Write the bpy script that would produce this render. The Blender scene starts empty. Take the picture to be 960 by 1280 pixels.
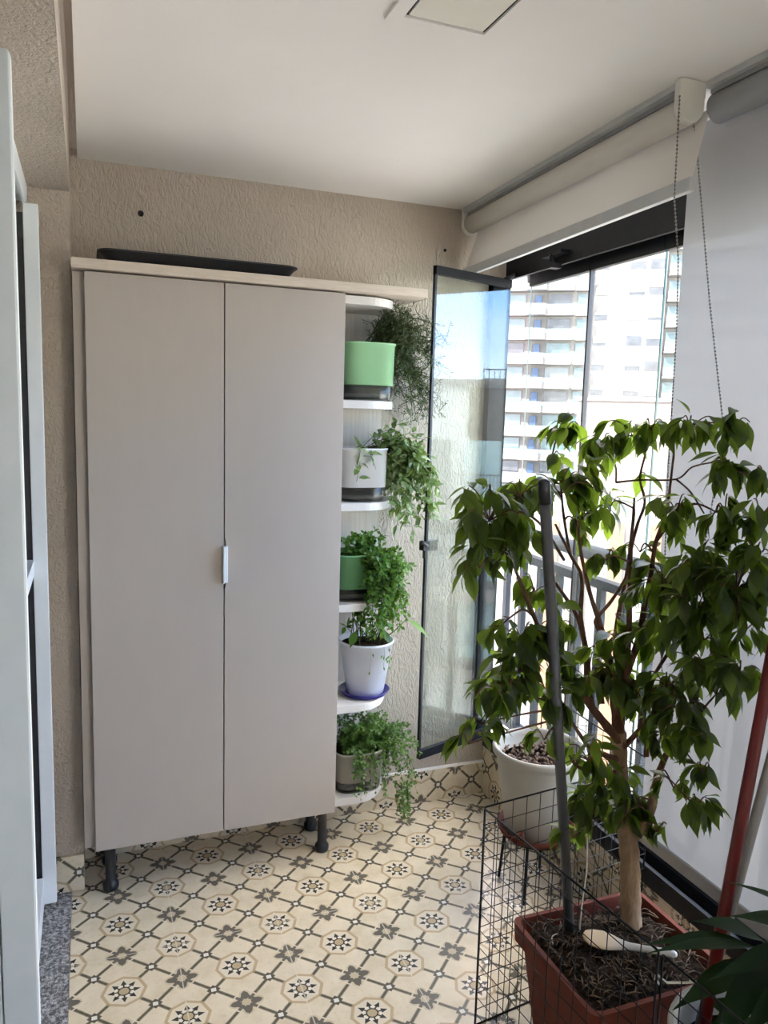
import bpy, math, random
from mathutils import Vector, Matrix, Quaternion
random.seed(11)
C = bpy.context.scene.collection
PI = math.pi
V = Vector

# ------------------------------------------------------------------ camera
FPX, H = 964.17, 1.57
yaw, pit, rol = (math.radians(a) for a in (21.1234, 7.1938, 1.5971))
CF = V((math.sin(yaw)*math.cos(pit), math.cos(yaw)*math.cos(pit), -math.sin(pit)))
_R = V((math.cos(yaw), -math.sin(yaw), 0)); _U = _R.cross(CF)
CR = _R*math.cos(rol) + _U*math.sin(rol)
CU = -_R*math.sin(rol) + _U*math.cos(rol)
EYE = V((0, 0, H))
cd = bpy.data.cameras.new('camera'); cam = bpy.data.objects.new('camera', cd); C.objects.link(cam)
m = Matrix((CR, CU, -CF)).transposed().to_4x4(); m.translation = EYE
cam.matrix_world = m
cd.sensor_fit = 'VERTICAL'; cd.sensor_height = 36; cd.lens = 36*FPX/1280; cd.clip_start = .02; cd.clip_end = 500
bpy.context.scene.camera = cam

def at(px, py, d):
    """survey: the point seen in direction (px,py) at depth d metres"""
    return EYE + (CF + CR*((px-480)/FPX) - CU*((py-640)/FPX))*d

# ------------------------------------------------------------------ materials
class X:
    """little node-expression helper"""
    def __init__(s, nt, sock): s.nt = nt; s.s = sock
    def _op(s, op, b=None, c=None):
        n = s.nt.nodes.new('ShaderNodeMath'); n.operation = op
        s.nt.links.new(s.s, n.inputs[0])
        for i, v in ((1, b), (2, c)):
            if v is None: continue
            if isinstance(v, X): s.nt.links.new(v.s, n.inputs[i])
            else: n.inputs[i].default_value = v
        return X(s.nt, n.outputs[0])
    def __add__(s, b): return s._op('ADD', b)
    def __sub__(s, b): return s._op('SUBTRACT', b)
    def __mul__(s, b): return s._op('MULTIPLY', b)
    def __truediv__(s, b): return s._op('DIVIDE', b)
    def lt(s, b): return s._op('LESS_THAN', b)
    def gt(s, b): return s._op('GREATER_THAN', b)
    def abs(s): return s._op('ABSOLUTE')
    def round(s): return s._op('ROUND')
    def mod(s, b): return s._op('FLOORED_MODULO', b)
    def max(s, b): return s._op('MAXIMUM', b)
    def min(s, b): return s._op('MINIMUM', b)
    def sqrt(s): return s._op('SQRT')
    def atan2(s, b): return s._op('ARCTAN2', b)
    def sin(s): return s._op('SINE')
    def cos(s): return s._op('COSINE')
    def inv(s): return (s*-1.0)+1.0

def mat(name, col=(.8,.8,.8), rough=.5, metal=0, spec=.5, **kw):
    m = bpy.data.materials.new(name); m.use_nodes = True
    b = m.node_tree.nodes['Principled BSDF']
    b.inputs['Base Color'].default_value = (*col, 1); b.inputs['Roughness'].default_value = rough
    b.inputs['Metallic'].default_value = metal; b.inputs['Specular IOR Level'].default_value = spec
    for k, v in kw.items(): b.inputs[k].default_value = v
    return m
def nodes(m): return m.node_tree, m.node_tree.nodes['Principled BSDF']
def texco(nt, scale=(1,1,1), loc=(0,0,0), rot=(0,0,0)):
    t = nt.nodes.new('ShaderNodeTexCoord'); mp = nt.nodes.new('ShaderNodeMapping')
    mp.inputs['Scale'].default_value = scale; mp.inputs['Location'].default_value = loc; mp.inputs['Rotation'].default_value = rot
    nt.links.new(t.outputs['Object'], mp.inputs[0]); return mp.outputs[0]
def noise(nt, vec, sc, det=4, rough=.55, dist=0):
    n = nt.nodes.new('ShaderNodeTexNoise'); n.inputs['Scale'].default_value = sc; n.inputs['Detail'].default_value = det
    n.inputs['Roughness'].default_value = rough; n.inputs['Distortion'].default_value = dist
    nt.links.new(vec, n.inputs['Vector']); return n.outputs['Fac']
def ramp(nt, fac, stops):
    r = nt.nodes.new('ShaderNodeValToRGB'); nt.links.new(fac, r.inputs[0])
    e = r.color_ramp.elements
    while len(e) < len(stops): e.new(.5)
    for el, (p, c) in zip(e, stops): el.position = p; el.color = (*c, 1)
    return r.outputs[0]
def mixc(nt, fac, a, b):
    n = nt.nodes.new('ShaderNodeMix'); n.data_type = 'RGBA'
    for s, v in ((0, fac), (6, a), (7, b)):
        if isinstance(v, X): nt.links.new(v.s, n.inputs[s])
        elif isinstance(v, (int, float)): n.inputs[s].default_value = v
        elif isinstance(v, tuple): n.inputs[s].default_value = (*v, 1)
        else: nt.links.new(v, n.inputs[s])
    return n.outputs[2]
def bump(nt, b, h, strength, dist):
    n = nt.nodes.new('ShaderNodeBump'); n.inputs['Strength'].default_value = strength; n.inputs['Distance'].default_value = dist
    nt.links.new(h, n.inputs['Height']); nt.links.new(n.outputs[0], b.inputs['Normal'])
def noisy(name, a, b_, sc, rough=.6, bp=None, scale=(1,1,1), stops=(.35,.65), **kw):
    m = mat(name, a, rough, **kw); nt, b = nodes(m)
    v = texco(nt, scale); f = noise(nt, v, sc)
    nt.links.new(ramp(nt, f, ((stops[0], a), (stops[1], b_))), b.inputs['Base Color'])
    if bp: bump(nt, b, f, bp[0], bp[1])
    return m

M = {}
def stucco(name, scale, strength=.75):
    m = mat(name, (.44,.385,.32), .85, spec=.2); nt, b = nodes(m)
    v = texco(nt, scale)
    n1 = noise(nt, v, 68, 3, .55, 1.2)
    r1 = ramp(nt, n1, ((.36,(0,0,0)), (.6,(1,1,1))))
    n2 = noise(nt, texco(nt), 3, 3)
    nt.links.new(ramp(nt, n2, ((.3,(.46,.395,.325)), (.7,(.53,.46,.38)))), b.inputs['Base Color'])
    bump(nt, b, r1, strength, .004)
    return m
M['stucco_v'] = stucco('stucco_vertical', (1,1,.42))
M['stucco'] = stucco('stucco_rough', (1,.8,.8))
M['ceiling'] = noisy('white_paint', (.86,.825,.785), (.88,.845,.805), 4, .9, spec=.15)
M['room'] = noisy('room_paint', (.66,.61,.54), (.70,.65,.58), 3, .9, spec=.1)
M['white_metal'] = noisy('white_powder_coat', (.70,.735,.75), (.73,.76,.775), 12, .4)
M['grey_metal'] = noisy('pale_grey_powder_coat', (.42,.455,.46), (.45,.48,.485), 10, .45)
M['black_metal'] = noisy('black_aluminium', (.006,.007,.009), (.010,.011,.014), 30, .45, spec=.2)
M['rail_grey'] = noisy('grey_painted_steel', (.018,.023,.030), (.023,.029,.037), 20, .6, spec=.12)
M['laminate'] = noisy('taupe_laminate', (.440,.390,.340), (.450,.398,.347), 25, .5, scale=(1,1,.4), spec=.35)
def woodm(name, a, b_, scale, rough=.55):
    m = mat(name, a, rough, spec=.3); nt, b = nodes(m)
    f = noise(nt, texco(nt, scale), 30, 5, .6, .3)
    nt.links.new(ramp(nt, f, ((.3, a), (.7, b_))), b.inputs['Base Color']); bump(nt, b, f, .15, .001)
    return m
M['board'] = woodm('pale_wood_board', (.56,.475,.385), (.68,.60,.51), (.6,6,14))
M['ribwood'] = woodm('pale_grained_back', (.52,.475,.42), (.66,.62,.56), (7,7,.12))
M['shelf'] = woodm('pale_shelf', (.60,.57,.53), (.66,.63,.59), (1.5,8,8))
M['black_plastic'] = noisy('black_plastic', (.010,.011,.014), (.016,.017,.02), 50, .35)
M['green_plastic'] = noisy('mint_green_plastic', (0.2788,0.5084,0.2706), (0.2952,0.5330,0.2870), 20, .35)
M['dark_green_plastic'] = noisy('mid_green_plastic', (0.1148,0.2952,0.1230), (0.1312,0.3116,0.1394), 20, .35)
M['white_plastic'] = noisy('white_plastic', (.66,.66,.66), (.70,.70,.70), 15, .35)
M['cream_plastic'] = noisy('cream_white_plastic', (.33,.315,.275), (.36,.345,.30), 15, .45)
M['glazed_white'] = noisy('cool_white_plastic', (.66,.69,.76), (.70,.73,.80), 15, .3)
M['blue_plastic'] = noisy('ultramarine_plastic', (.02,.015,.17), (.03,.02,.20), 15, .3)
M['terracotta'] = noisy('terracotta_plastic', (.115,.030,.018), (.14,.037,.022), 18, .65, spec=.12)
M['blind_metal'] = noisy('pale_rail_metal', (.50,.51,.51), (.54,.55,.55), 20, .4)
M['grey_profile'] = noisy('dull_aluminium', (.30,.30,.30), (.35,.35,.35), 20, .45)
M['bracket'] = noisy('ivory_plastic', (.70,.69,.62), (.73,.72,.65), 20, .4)
M['red_metal'] = noisy('red_coated_steel', (.10,.004,.005), (.12,.005,.007), 30, .35)
M['grey_stick'] = noisy('grey_coated_steel', (.055,.058,.065), (.07,.074,.08), 30, .4)
M['silver_stick'] = noisy('silver_coated_steel', (.26,.26,.26), (.30,.30,.30), 30, .4)
M['string'] = noisy('white_string', (.6,.58,.52), (.66,.64,.58), 60, .9)
M['dark_hole'] = mat('dark_hole', (.01,.009,.008), .9)
M['lens'] = noisy('opal_lamp_panel', (.78,.745,.65), (.80,.765,.67), 5, .5)
M['bead'] = noisy('steel_beads', (.20,.19,.18), (.26,.25,.24), 30, .35)
def soilm(name, a, b_, c, sc):
    m = mat(name, a, .95, spec=.1); nt, b = nodes(m)
    f = noise(nt, texco(nt, (1,1.6,1)), sc, 6, .7, .8)
    nt.links.new(ramp(nt, f, ((.35, a), (.55, b_), (.72, c))), b.inputs['Base Color']); bump(nt, b, f, 1, .02)
    return m
M['soil'] = soilm('mulchy_soil', (.009,.006,.004), (.045,.027,.016), (.14,.09,.058), 55)
M['chips'] = noisy('bark_chip', (.09,.055,.04), (.24,.17,.13), 40, .9)
M['spoon'] = None
def barkm(name, a, b_, sc):
    m = mat(name, a, .85, spec=.2); nt, b = nodes(m)
    f = noise(nt, texco(nt, (1,1,.3)), sc, 5, .65, .5)
    nt.links.new(ramp(nt, f, ((.3, a), (.7, b_))), b.inputs['Base Color']); bump(nt, b, f, .5, .006)
    return m
M['trunk'] = barkm('pale_trunk_bark', (.20,.125,.072), (.36,.255,.16), 60)
M['twig'] = barkm('brown_twig_bark', (.085,.042,.027), (.18,.098,.064), 60)
M['vine'] = barkm('vine_stem', (.045,.07,.02), (.08,.10,.03), 60)

def leafm(name, a, b_, trans=.45, tcol=(.16,.34,.02), rough=.35, edge=None, spec=.4):
    m = bpy.data.materials.new(name); m.use_nodes = True; nt = m.node_tree; nt.nodes.clear()
    o = nt.nodes.new('ShaderNodeOutputMaterial'); p = nt.nodes.new('ShaderNodeBsdfPrincipled')
    p.inputs['Roughness'].default_value = rough; p.inputs['Specular IOR Level'].default_value = spec
    tr = nt.nodes.new('ShaderNodeBsdfTranslucent'); mx = nt.nodes.new('ShaderNodeMixShader'); mx.inputs[0].default_value = trans
    g = nt.nodes.new('ShaderNodeNewGeometry')
    col = ramp(nt, g.outputs['Random Per Island'], ((0, a), (1, b_)))
    if edge:
        f = noise(nt, texco(nt), 60, 2); col = mixc(nt, X(nt, f).gt(.57)*.8, col, edge)
    nt.links.new(col, p.inputs['Base Color'])
    tc = ramp(nt, g.outputs['Random Per Island'], ((0, tuple(c*.75 for c in tcol)), (1, tuple(min(1, c*1.3) for c in tcol))))
    nt.links.new(tc, tr.inputs[0])
    nt.links.new(p.outputs[0], mx.inputs[1]); nt.links.new(tr.outputs[0], mx.inputs[2]); nt.links.new(mx.outputs[0], o.inputs[0])
    return m
M['leaf_tree'] = leafm('tree_leaf', (.011,.024,.005), (.030,.053,.010), .46, (.25,.37,.03))
M['leaf_wire'] = leafm('wiry_stem_leaf', (.035,.055,.018), (.085,.11,.04), .2, (.12,.18,.04), .5)
M['leaf_hoya'] = leafm('variegated_leaf', (0.0820,0.1476,0.0451), (0.1968,0.2788,0.0984), .3, (.22,.36,.05), .4, edge=(.42,.48,.30))
M['leaf_small'] = leafm('small_round_leaf', (0.0410,0.1148,0.0180), (0.1148,0.2460,0.0410), .3, (.20,.38,.03), .45)
M['leaf_tiny'] = leafm('tiny_creeping_leaf', (0.0410,0.1066,0.0205), (0.1230,0.2296,0.0492), .3, (.20,.36,.04), .5)
M['leaf_dark'] = leafm('dark_glossy_leaf', (.005,.016,.005), (.011,.028,.008), .2, (.035,.08,.009), .45, spec=.15)

def glassm(name, tint, ior=1.5, extra=0.0):
    m = bpy.data.materials.new(name); m.use_nodes = True; nt = m.node_tree; nt.nodes.clear()
    o = nt.nodes.new('ShaderNodeOutputMaterial'); t = nt.nodes.new('ShaderNodeBsdfTransparent'); g = nt.nodes.new('ShaderNodeBsdfGlossy')
    g.inputs['Roughness'].default_value = 0; t.inputs[0].default_value = (*tint, 1); g.inputs[0].default_value = (1,1,1,1)
    fr = nt.nodes.new('ShaderNodeFresnel'); ge = nt.nodes.new('ShaderNodeNewGeometry')
    nt.links.new((X(nt, ge.outputs['Backfacing'])*(1/ior-ior) + ior).s, fr.inputs[0])
    mx = nt.nodes.new('ShaderNodeMixShader')
    f = X(nt, fr.outputs[0]) + extra
    nt.links.new(f.s, mx.inputs[0]); nt.links.new(t.outputs[0], mx.inputs[1]); nt.links.new(g.outputs[0], mx.inputs[2]); nt.links.new(mx.outputs[0], o.inputs[0])
    return m
M['glass'] = glassm('clear_glass', (.95,.985,.975))
M['glass_edge'] = mat('green_glass_edge', (.012,.07,.062), .15)
M['leaf_glass'] = glassm('coated_clear_glass', (.93,.97,.965), 1.5, .008)
M['clear_plastic'] = glassm('smoky_clear_plastic', (.72,.72,.70), 1.4)
def fabricm(name, col, tcol, open_=.04, share=.5):
    m = bpy.data.materials.new(name); m.use_nodes = True; nt = m.node_tree; nt.nodes.clear()
    o = nt.nodes.new('ShaderNodeOutputMaterial'); d = nt.nodes.new('ShaderNodeBsdfDiffuse'); t = nt.nodes.new('ShaderNodeBsdfTranslucent')
    tp = nt.nodes.new('ShaderNodeBsdfTransparent'); a = nt.nodes.new('ShaderNodeMixShader'); b = nt.nodes.new('ShaderNodeMixShader')
    w = noise(nt, texco(nt, (1,1,1)), 900, 1)
    nt.links.new(ramp(nt, w, ((.3, tuple(c*.96 for c in col)), (.7, col))), d.inputs[0]); t.inputs[0].default_value = (*tcol, 1)
    a.inputs[0].default_value = share; b.inputs[0].default_value = open_
    nt.links.new(d.outputs[0], a.inputs[1]); nt.links.new(t.outputs[0], a.inputs[2])
    nt.links.new(a.outputs[0], b.inputs[1]); nt.links.new(tp.outputs[0], b.inputs[2]); nt.links.new(b.outputs[0], o.inputs[0])
    return m
M['fabric'] = fabricm('screen_fabric', (.74,.74,.74), (.145,.143,.143), .035)
M['fabric_warm'] = fabricm('ivory_screen_fabric', (.84,.80,.74), (.40,.38,.35), .02, .2)

def tilem(name, ax, o, sgn=(1,1)):
    """patterned cement-look tile: lattice of rosettes and small flowers joined by diagonal bands"""
    m = mat(name, (.6,.5,.35), .24, spec=.5); nt, b = nodes(m)
    t = nt.nodes.new('ShaderNodeTexCoord'); sp = nt.nodes.new('ShaderNodeSeparateXYZ'); nt.links.new(t.outputs['Object'], sp.inputs[0])
    p = (X(nt, sp.outputs[ax[0]]) - o[0])/.1525; q = (X(nt, sp.outputs[ax[1]]) - o[1])/.1455
    ip, iq = p.round(), q.round(); fx, fy = p-ip, q-iq
    par = (ip+iq).mod(2.0).gt(.5)                      # 0 rosette, 1 flower
    ros = par.inv()
    r = (fx*fx+fy*fy).sqrt(); th = fy.atan2(fx)
    # eight-fold folded angle
    seg = PI/4
    fa = th - (th/seg).round()*seg
    lx, ly = r*fa.cos(), (r*fa.sin()).abs()
    oct_ = r*fa.cos()
    f2 = th + seg/2; fb = f2 - (f2/seg).round()*seg; octb = r*fb.cos()
    n = noise(nt, texco(nt), 14, 5, .6)
    n2 = noise(nt, texco(nt), 90, 3, .6)
    base = ramp(nt, n, ((.25,(.56,.475,.33)), (.5,(.66,.575,.425)), (.75,(.72,.64,.49))))
    base = mixc(nt, X(nt, n2).gt(.62)*.25, base, (.45,.35,.22))
    # diagonal bands through the cell centres
    cx, cy = fx.abs(), fy.abs()                        # distance to lattice point
    band = ((cx-cy).abs()).lt(.052)*(r.gt(ros*.10+.26))
    edge = ((cx-cy).abs()).lt(.026)
    wob = X(nt, n2)*.5+.62
    dark = (.075,.066,.047)
    c = mixc(nt, band*wob, base, (.19,.165,.115)); c = mixc(nt, band*edge*wob, c, dark)
    nx, ny = (cx*-1.0+.5), (cy*-1.0+.5)
    nm = nx.max(ny); nd = nx+ny
    c = mixc(nt, nd.lt(.125), c, (.10,.09,.07)); c = mixc(nt, nm.lt(.045), c, (.70,.67,.58))
    # rosette
    tan = (.42,.305,.175)
    inro = ros*octb.lt(.372)
    c = mixc(nt, inro*octb.gt(.315)*.8, c, tan)
    c = mixc(nt, inro*octb.lt(.315)*.5, c, (.68,.61,.47))
    head = lx.gt(.165)*ly.lt((lx*-1.0+.285)*.46)
    stem = lx.gt(.10)*lx.lt(.19)*ly.lt(.014)
    ring = r.lt(.112)
    ink = (.045,.045,.042)
    f4 = th + seg/2; 
    blob = ros*octb.gt(.135)*octb.lt(.18)*((r*fb.sin()).abs()).lt(.026)
    c = mixc(nt, blob, c, (.74,.70,.62))
    c = mixc(nt, ros*((head.max(stem)).max(ring)), c, ink)
    c = mixc(nt, ros*r.lt(.087), c, (.45,.35,.21))
    # flower
    quarter = PI/2
    ga = th - (th/quarter).round()*quarter
    gx, gy = r*ga.cos(), (r*ga.sin()).abs()
    hx, hy = gx-.175, gy
    petal = ((hx*hx*.8+hy*hy*1.6).sqrt()).lt(.088)
    tip = gx.gt(.10)*gx.lt(.30)*gy.lt((gx*-1.0+.30)*.55)
    d4 = th + quarter/2; gb = d4 - (d4/quarter).round()*quarter
    small = (r*gb.cos()).gt(.08)*(r*gb.cos()).lt(.23)*((r*gb.sin()).abs()).lt(.032)
    halo = (((hx*hx*.8+hy*hy*1.2).sqrt()).lt(.12)).max(r.lt(.14))
    c = mixc(nt, par*halo*.45, c, (.43,.34,.22))
    c = mixc(nt, par*((petal.max(tip)).max(small))*.9, c, (.085,.082,.07))
    c = mixc(nt, par*r.lt(.068), c, (.50,.41,.28))
    # hairline joints of the 61 cm tiles
    s1 = (p-1.0)/2.0; j = ((s1-s1.round()).abs()).lt(.006)
    s2 = (q-1.0)/4.0; j2 = ((s2-s2.round()).abs()).lt(.0025)
    c = mixc(nt, (j.max(j2))*.6, c, (.68,.62,.50))
    nt.links.new(c, b.inputs['Base Color'])
    bump(nt, b, n2, .04, .002)
    return m
M['tile_floor'] = tilem('patterned_floor_tile', (0,1), (.065,2.022))
M['tile_back'] = tilem('patterned_skirting_tile', (0,2), (1.245,.139))
M['tile_side'] = tilem('patterned_low_wall_tile', (1,2), (2.61,.042))
def granitem():
    m = mat('grey_granite', (.3,.3,.3), .3); nt, b = nodes(m)
    v = nt.nodes.new('ShaderNodeTexVoronoi'); v.inputs['Scale'].default_value = 260; nt.links.new(texco(nt), v.inputs['Vector'])
    f = noise(nt, texco(nt), 120, 3, .75)
    c = ramp(nt, f, ((.38,(.03,.03,.035)), (.5,(.17,.17,.175)), (.6,(.48,.48,.48))))
    nt.links.new(mixc(nt, .35, c, v.outputs['Color']) if False else c, b.inputs['Base Color']); return m
M['granite'] = granitem()
def spoonm():
    m = mat('bleached_wood', (.55,.42,.25), .6); nt, b = nodes(m)
    t = nt.nodes.new('ShaderNodeTexCoord'); sp = nt.nodes.new('ShaderNodeSeparateXYZ'); nt.links.new(t.outputs['Object'], sp.inputs[0])
    f = noise(nt, texco(nt), 30, 4)
    x = X(nt, sp.outputs[0]) + X(nt, f)*.03
    nt.links.new(ramp(nt, ((x+.02)*6.0).s, ((.25,(.52,.37,.20)), (.6,(.60,.58,.53)))), b.inputs['Base Color']); return m
M['spoon'] = spoonm()
M['ext_white'] = noisy('white_facade', (.140,.138,.136), (.155,.152,.150), .3, .9)
M['ext_pink'] = noisy('pale_pink_render', (.135,.115,.109), (.15,.127,.12), .2, .9)
M['ext_peach'] = noisy('peach_render', (0.1584,0.0828,0.0504), (0.1728,0.0936,0.0576), .3, .9)
M['ext_grey'] = noisy('grey_render', (.33,.36,.37), (.37,.40,.41), .3, .9)
M['ext_teal'] = noisy('teal_glazing', (0.0468,0.0828,0.0900), (0.0720,0.1080,0.1152), .8, .2)
M['ext_teal2'] = noisy('pale_teal_panel', (.22,.33,.37), (.25,.36,.40), .5, .4)
M['ext_blue'] = noisy('blue_panel', (0.0216,0.0504,0.1152), (0.0274,0.0590,0.1224), .5, .5)
M['ext_dark'] = noisy('dark_window_glass', (0.0324,0.0338,0.0374), (0.0540,0.0554,0.0612), .9, .15)
M['ext_shutter'] = noisy('pale_shutter', (0.1080,0.1080,0.1080), (0.1188,0.1188,0.1188), .9, .7)
M['ext_rail'] = noisy('balcony_glass', (0.0864,0.1044,0.1116), (0.1008,0.1152,0.1224), .9, .2)
M['ext_iron'] = noisy('dark_ironwork', (.06,.07,.08), (.08,.09,.10), .9, .5)
M['asphalt'] = noisy('pale_street', (.34,.33,.31), (.40,.39,.37), .2, .95)

# ------------------------------------------------------------------ mesh builder
class MB:
    def __init__(s): s.v = []; s.f = []; s.m = []; s.sm = []
    def add(s, vs, fs, smooth=False, mi=0):
        o = len(s.v); s.v += [tuple(v) for v in vs]
        for f in fs: s.f.append(tuple(i+o for i in f)); s.m.append(mi); s.sm.append(smooth)
        return s
    def box(s, a, b, mi=0, mtx=None):
        x0, x1 = sorted((a[0], b[0])); y0, y1 = sorted((a[1], b[1])); z0, z1 = sorted((a[2], b[2]))
        vs = [V(p) for p in ((x0,y0,z0),(x1,y0,z0),(x1,y1,z0),(x0,y1,z0),(x0,y0,z1),(x1,y0,z1),(x1,y1,z1),(x0,y1,z1))]
        if mtx: vs = [mtx @ v for v in vs]
        return s.add(vs, ((0,3,2,1),(4,5,6,7),(0,1,5,4),(1,2,6,5),(2,3,7,6),(3,0,4,7)), False, mi)
    def tube(s, pts, rad, n=8, mi=0, cap=True):
        pts = [V(p) for p in pts]
        if not isinstance(rad, (list, tuple)): rad = [rad]*len(pts)
        o = len(s.v); prev = None
        for i, p in enumerate(pts):
            t = (pts[min(i+1, len(pts)-1)] - pts[max(i-1, 0)]).normalized()
            if prev is None:
                a = t.orthogonal().normalized()
            else:
                a = prev - t*prev.dot(t)
                a = a.normalized() if a.length > 1e-6 else t.orthogonal().normalized()
            prev = a; b = t.cross(a)
            for k in range(n):
                an = 2*PI*k/n; s.v.append(tuple(p + (a*math.cos(an) + b*math.sin(an))*rad[i]))
        for i in range(len(pts)-1):
            for k in range(n):
                k2 = (k+1) % n
                s.f.append((o+i*n+k, o+i*n+k2, o+(i+1)*n+k2, o+(i+1)*n+k)); s.m.append(mi); s.sm.append(n > 4)
        if cap:
            s.f.append(tuple(o+k for k in reversed(range(n)))); s.m.append(mi); s.sm.append(False)
            e = o+(len(pts)-1)*n; s.f.append(tuple(e+k for k in range(n))); s.m.append(mi); s.sm.append(False)
        return s
    def lathe(s, prof, c=(0,0,0), n=40, mi=0, sq=0):
        """prof: list of (r,z); sq rounds towards a square"""
        o = len(s.v); c = V(c)
        for r, z in prof:
            for k in range(n):
                an = 2*PI*k/n; rr = r
                if sq: rr = r/((abs(math.cos(an))**sq + abs(math.sin(an))**sq)**(1/sq))
                s.v.append((c.x+rr*math.cos(an), c.y+rr*math.sin(an), c.z+z))
        for i in range(len(prof)-1):
            for k in range(n):
                k2 = (k+1) % n; s.f.append((o+i*n+k, o+i*n+k2, o+(i+1)*n+k2, o+(i+1)*n+k)); s.m.append(mi); s.sm.append(True)
        for i, rev in ((0, True), (len(prof)-1, False)):
            if prof[i][0] > 1e-5:
                idx = [o+i*n+k for k in range(n)]; s.f.append(tuple(reversed(idx)) if rev else tuple(idx)); s.m.append(mi); s.sm.append(False)
        return s
    def prism(s, poly, z0, z1, mi=0):
        n = len(poly); vs = [(x,y,z0) for x,y in poly] + [(x,y,z1) for x,y in poly]
        fs = [tuple(reversed(range(n))), tuple(range(n,2*n))] + [(i,(i+1)%n,n+(i+1)%n,n+i) for i in range(n)]
        return s.add(vs, fs, False, mi)
    def ball(s, c, r, n=8, mi=0, sc=(1,1,1), rot=None):
        c = V(c); o = len(s.v); rings = max(3, n//2)
        for i in range(rings+1):
            ph = PI*i/rings
            for k in range(n):
                an = 2*PI*k/n
                p = V((math.sin(ph)*math.cos(an)*sc[0], math.sin(ph)*math.sin(an)*sc[1], math.cos(ph)*sc[2]))*r
                if rot: p = rot @ p
                s.v.append(tuple(c+p))
        for i in range(rings):
            for k in range(n):
                k2 = (k+1) % n; s.f.append((o+i*n+k, o+(i+1)*n+k, o+(i+1)*n+k2, o+i*n+k2)); s.m.append(mi); s.sm.append(True)
        return s
    def leaf(s, base, d, up, L, W, droop=.4, fold=.25, rows=5, mi=0, tipw=1.0):
        """one folded, curved, pointed leaf blade"""
        d = d.normalized(); side = d.cross(up)
        side = side.normalized() if side.length > 1e-5 else d.orthogonal().normalized()
        nrm = side.cross(d); o = len(s.v); p = V(base); dd = d.copy()
        prof = (0, .30, .72, .96, 1, .84, .54, .22, 0) if rows == 7 else (0, .62, 1, .78, .32, 0) if rows == 5 else ((0,1,.7,0) if rows == 3 else (0,1,0))
        st = L/(len(prof)-1)
        for i, w in enumerate(prof):
            if i: 
                dd = (dd - nrm*(droop/(len(prof)-1))).normalized(); nrm = side.cross(dd); p = p + dd*st
            hw = W*.5*max(w, .02)
            s.v += [tuple(p - side*hw + nrm*hw*fold), tuple(p), tuple(p + side*hw + nrm*hw*fold)]
        for i in range(len(prof)-1):
            a = o+3*i
            for k in (0,1): s.f.append((a+k, a+k+1, a+k+4, a+k+3)); s.m.append(mi); s.sm.append(True)
        return s
    def build(s, name, mats, parent=None, bevel=0, seg=2):
        me = bpy.data.meshes.new(name); me.from_pydata(s.v, [], s.f)
        for k in (mats if isinstance(mats, (list, tuple)) else [mats]): me.materials.append(M[k] if isinstance(k, str) else k)
        me.polygons.foreach_set('material_index', s.m); me.polygons.foreach_set('use_smooth', s.sm); me.update()
        o = bpy.data.objects.new(name, me); C.objects.link(o)
        if parent:
            o.parent = parent; o.matrix_parent_inverse = Matrix.Translation(-parent.location) if parent.type == 'EMPTY' and parent.parent is None else Matrix()
        if bevel:
            b = o.modifiers.new('edge', 'BEVEL'); b.width = bevel; b.segments = seg; b.limit_method = 'ANGLE'; b.angle_limit = math.radians(40)
        return o
def B(a, b, mi=0): return MB().box(a, b, mi)
def thing(name, label, cat, loc, group=None):
    o = bpy.data.objects.new(name, None); C.objects.link(o); o.location = loc; o.empty_display_size = .05
    o['label'] = label; o['category'] = cat; o['kind'] = 'thing'
    if group: o['group'] = group
    return o
def tag(o, label, cat, group=None, kind='thing'):
    o['label'] = label; o['category'] = cat; o['kind'] = kind
    if group: o['group'] = group
    return o
def struct(o, label=None, cat=None):
    o['kind'] = 'structure'
    if label: o['label'] = label; o['category'] = cat
    return o
def sempty(name, loc, label, cat):
    o = bpy.data.objects.new(name, None); C.objects.link(o); o.location = loc; o.empty_display_size = .05
    return struct(o, label, cat)

# ------------------------------------------------------------------ setting
XL, YB, ZC, XR = -.035, 2.728, 2.343, 1.53
struct(B((-.074,-2.2,-.12),(1.53,2.95,0)).build('floor','tile_floor'), 'cream balcony floor of patterned rosette tiles', 'floor')
th = B((-.34,-2.2,-.12),(-.075,2.535,.004)); struct(th.build('trim_1','granite'), 'speckled grey granite threshold strip beside the patterned floor', 'threshold')
struct(B((-.012,-2.2,ZC),(1.66,2.728,ZC+.03)).build('ceiling','ceiling'), 'smooth white dropped ceiling over the balcony', 'ceiling')
struct(B((-3.3,-2.8,2.56),(1.9,3.2,2.8)).build('slab_1','room'), 'concrete slab hidden above the dropped ceiling', 'slab')
wb = struct(B((XL,YB,-.1),(1.536,YB+.22,2.56)).build('wall_back','stucco_v'), 'beige textured stucco wall behind the tall cabinet', 'wall')
for i, (x, z, r) in enumerate(((.177,2.197,.010),(1.27,2.189,.006))):
    h = MB()
    h.lathe([(r,0),(r*.9,.004),(r*.3,.001)], n=12); o = h.build('wall_plug','dark_hole',None)
    o.rotation_euler = (PI/2,0,0); o.location = (x,YB+.0005,z); o.parent = wb
wl = MB(); wl.box((-.34,2.54,-.1),(XL,YB+.22,2.56)); wl.box((-.34,-2.4,2.192),(XL,2.54,2.56))
struct(wl.build('wall_left','stucco'), 'beige textured stucco pillar and lintel around the sliding door', 'wall')
struct(B((-.34,2.528,.004),(XL-.001,2.5398,.125)).build('baseboard_left','tile_back'), 'patterned tile skirting at the foot of the stucco pillar', 'skirting')
bb = MB(); bb.box((XL+.001,2.716,0),(XR-.0005,YB-.0005,.134))
bs = struct(bb.build('baseboard_back','tile_back'), 'patterned tile skirting along the stucco back wall', 'skirting')
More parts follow.
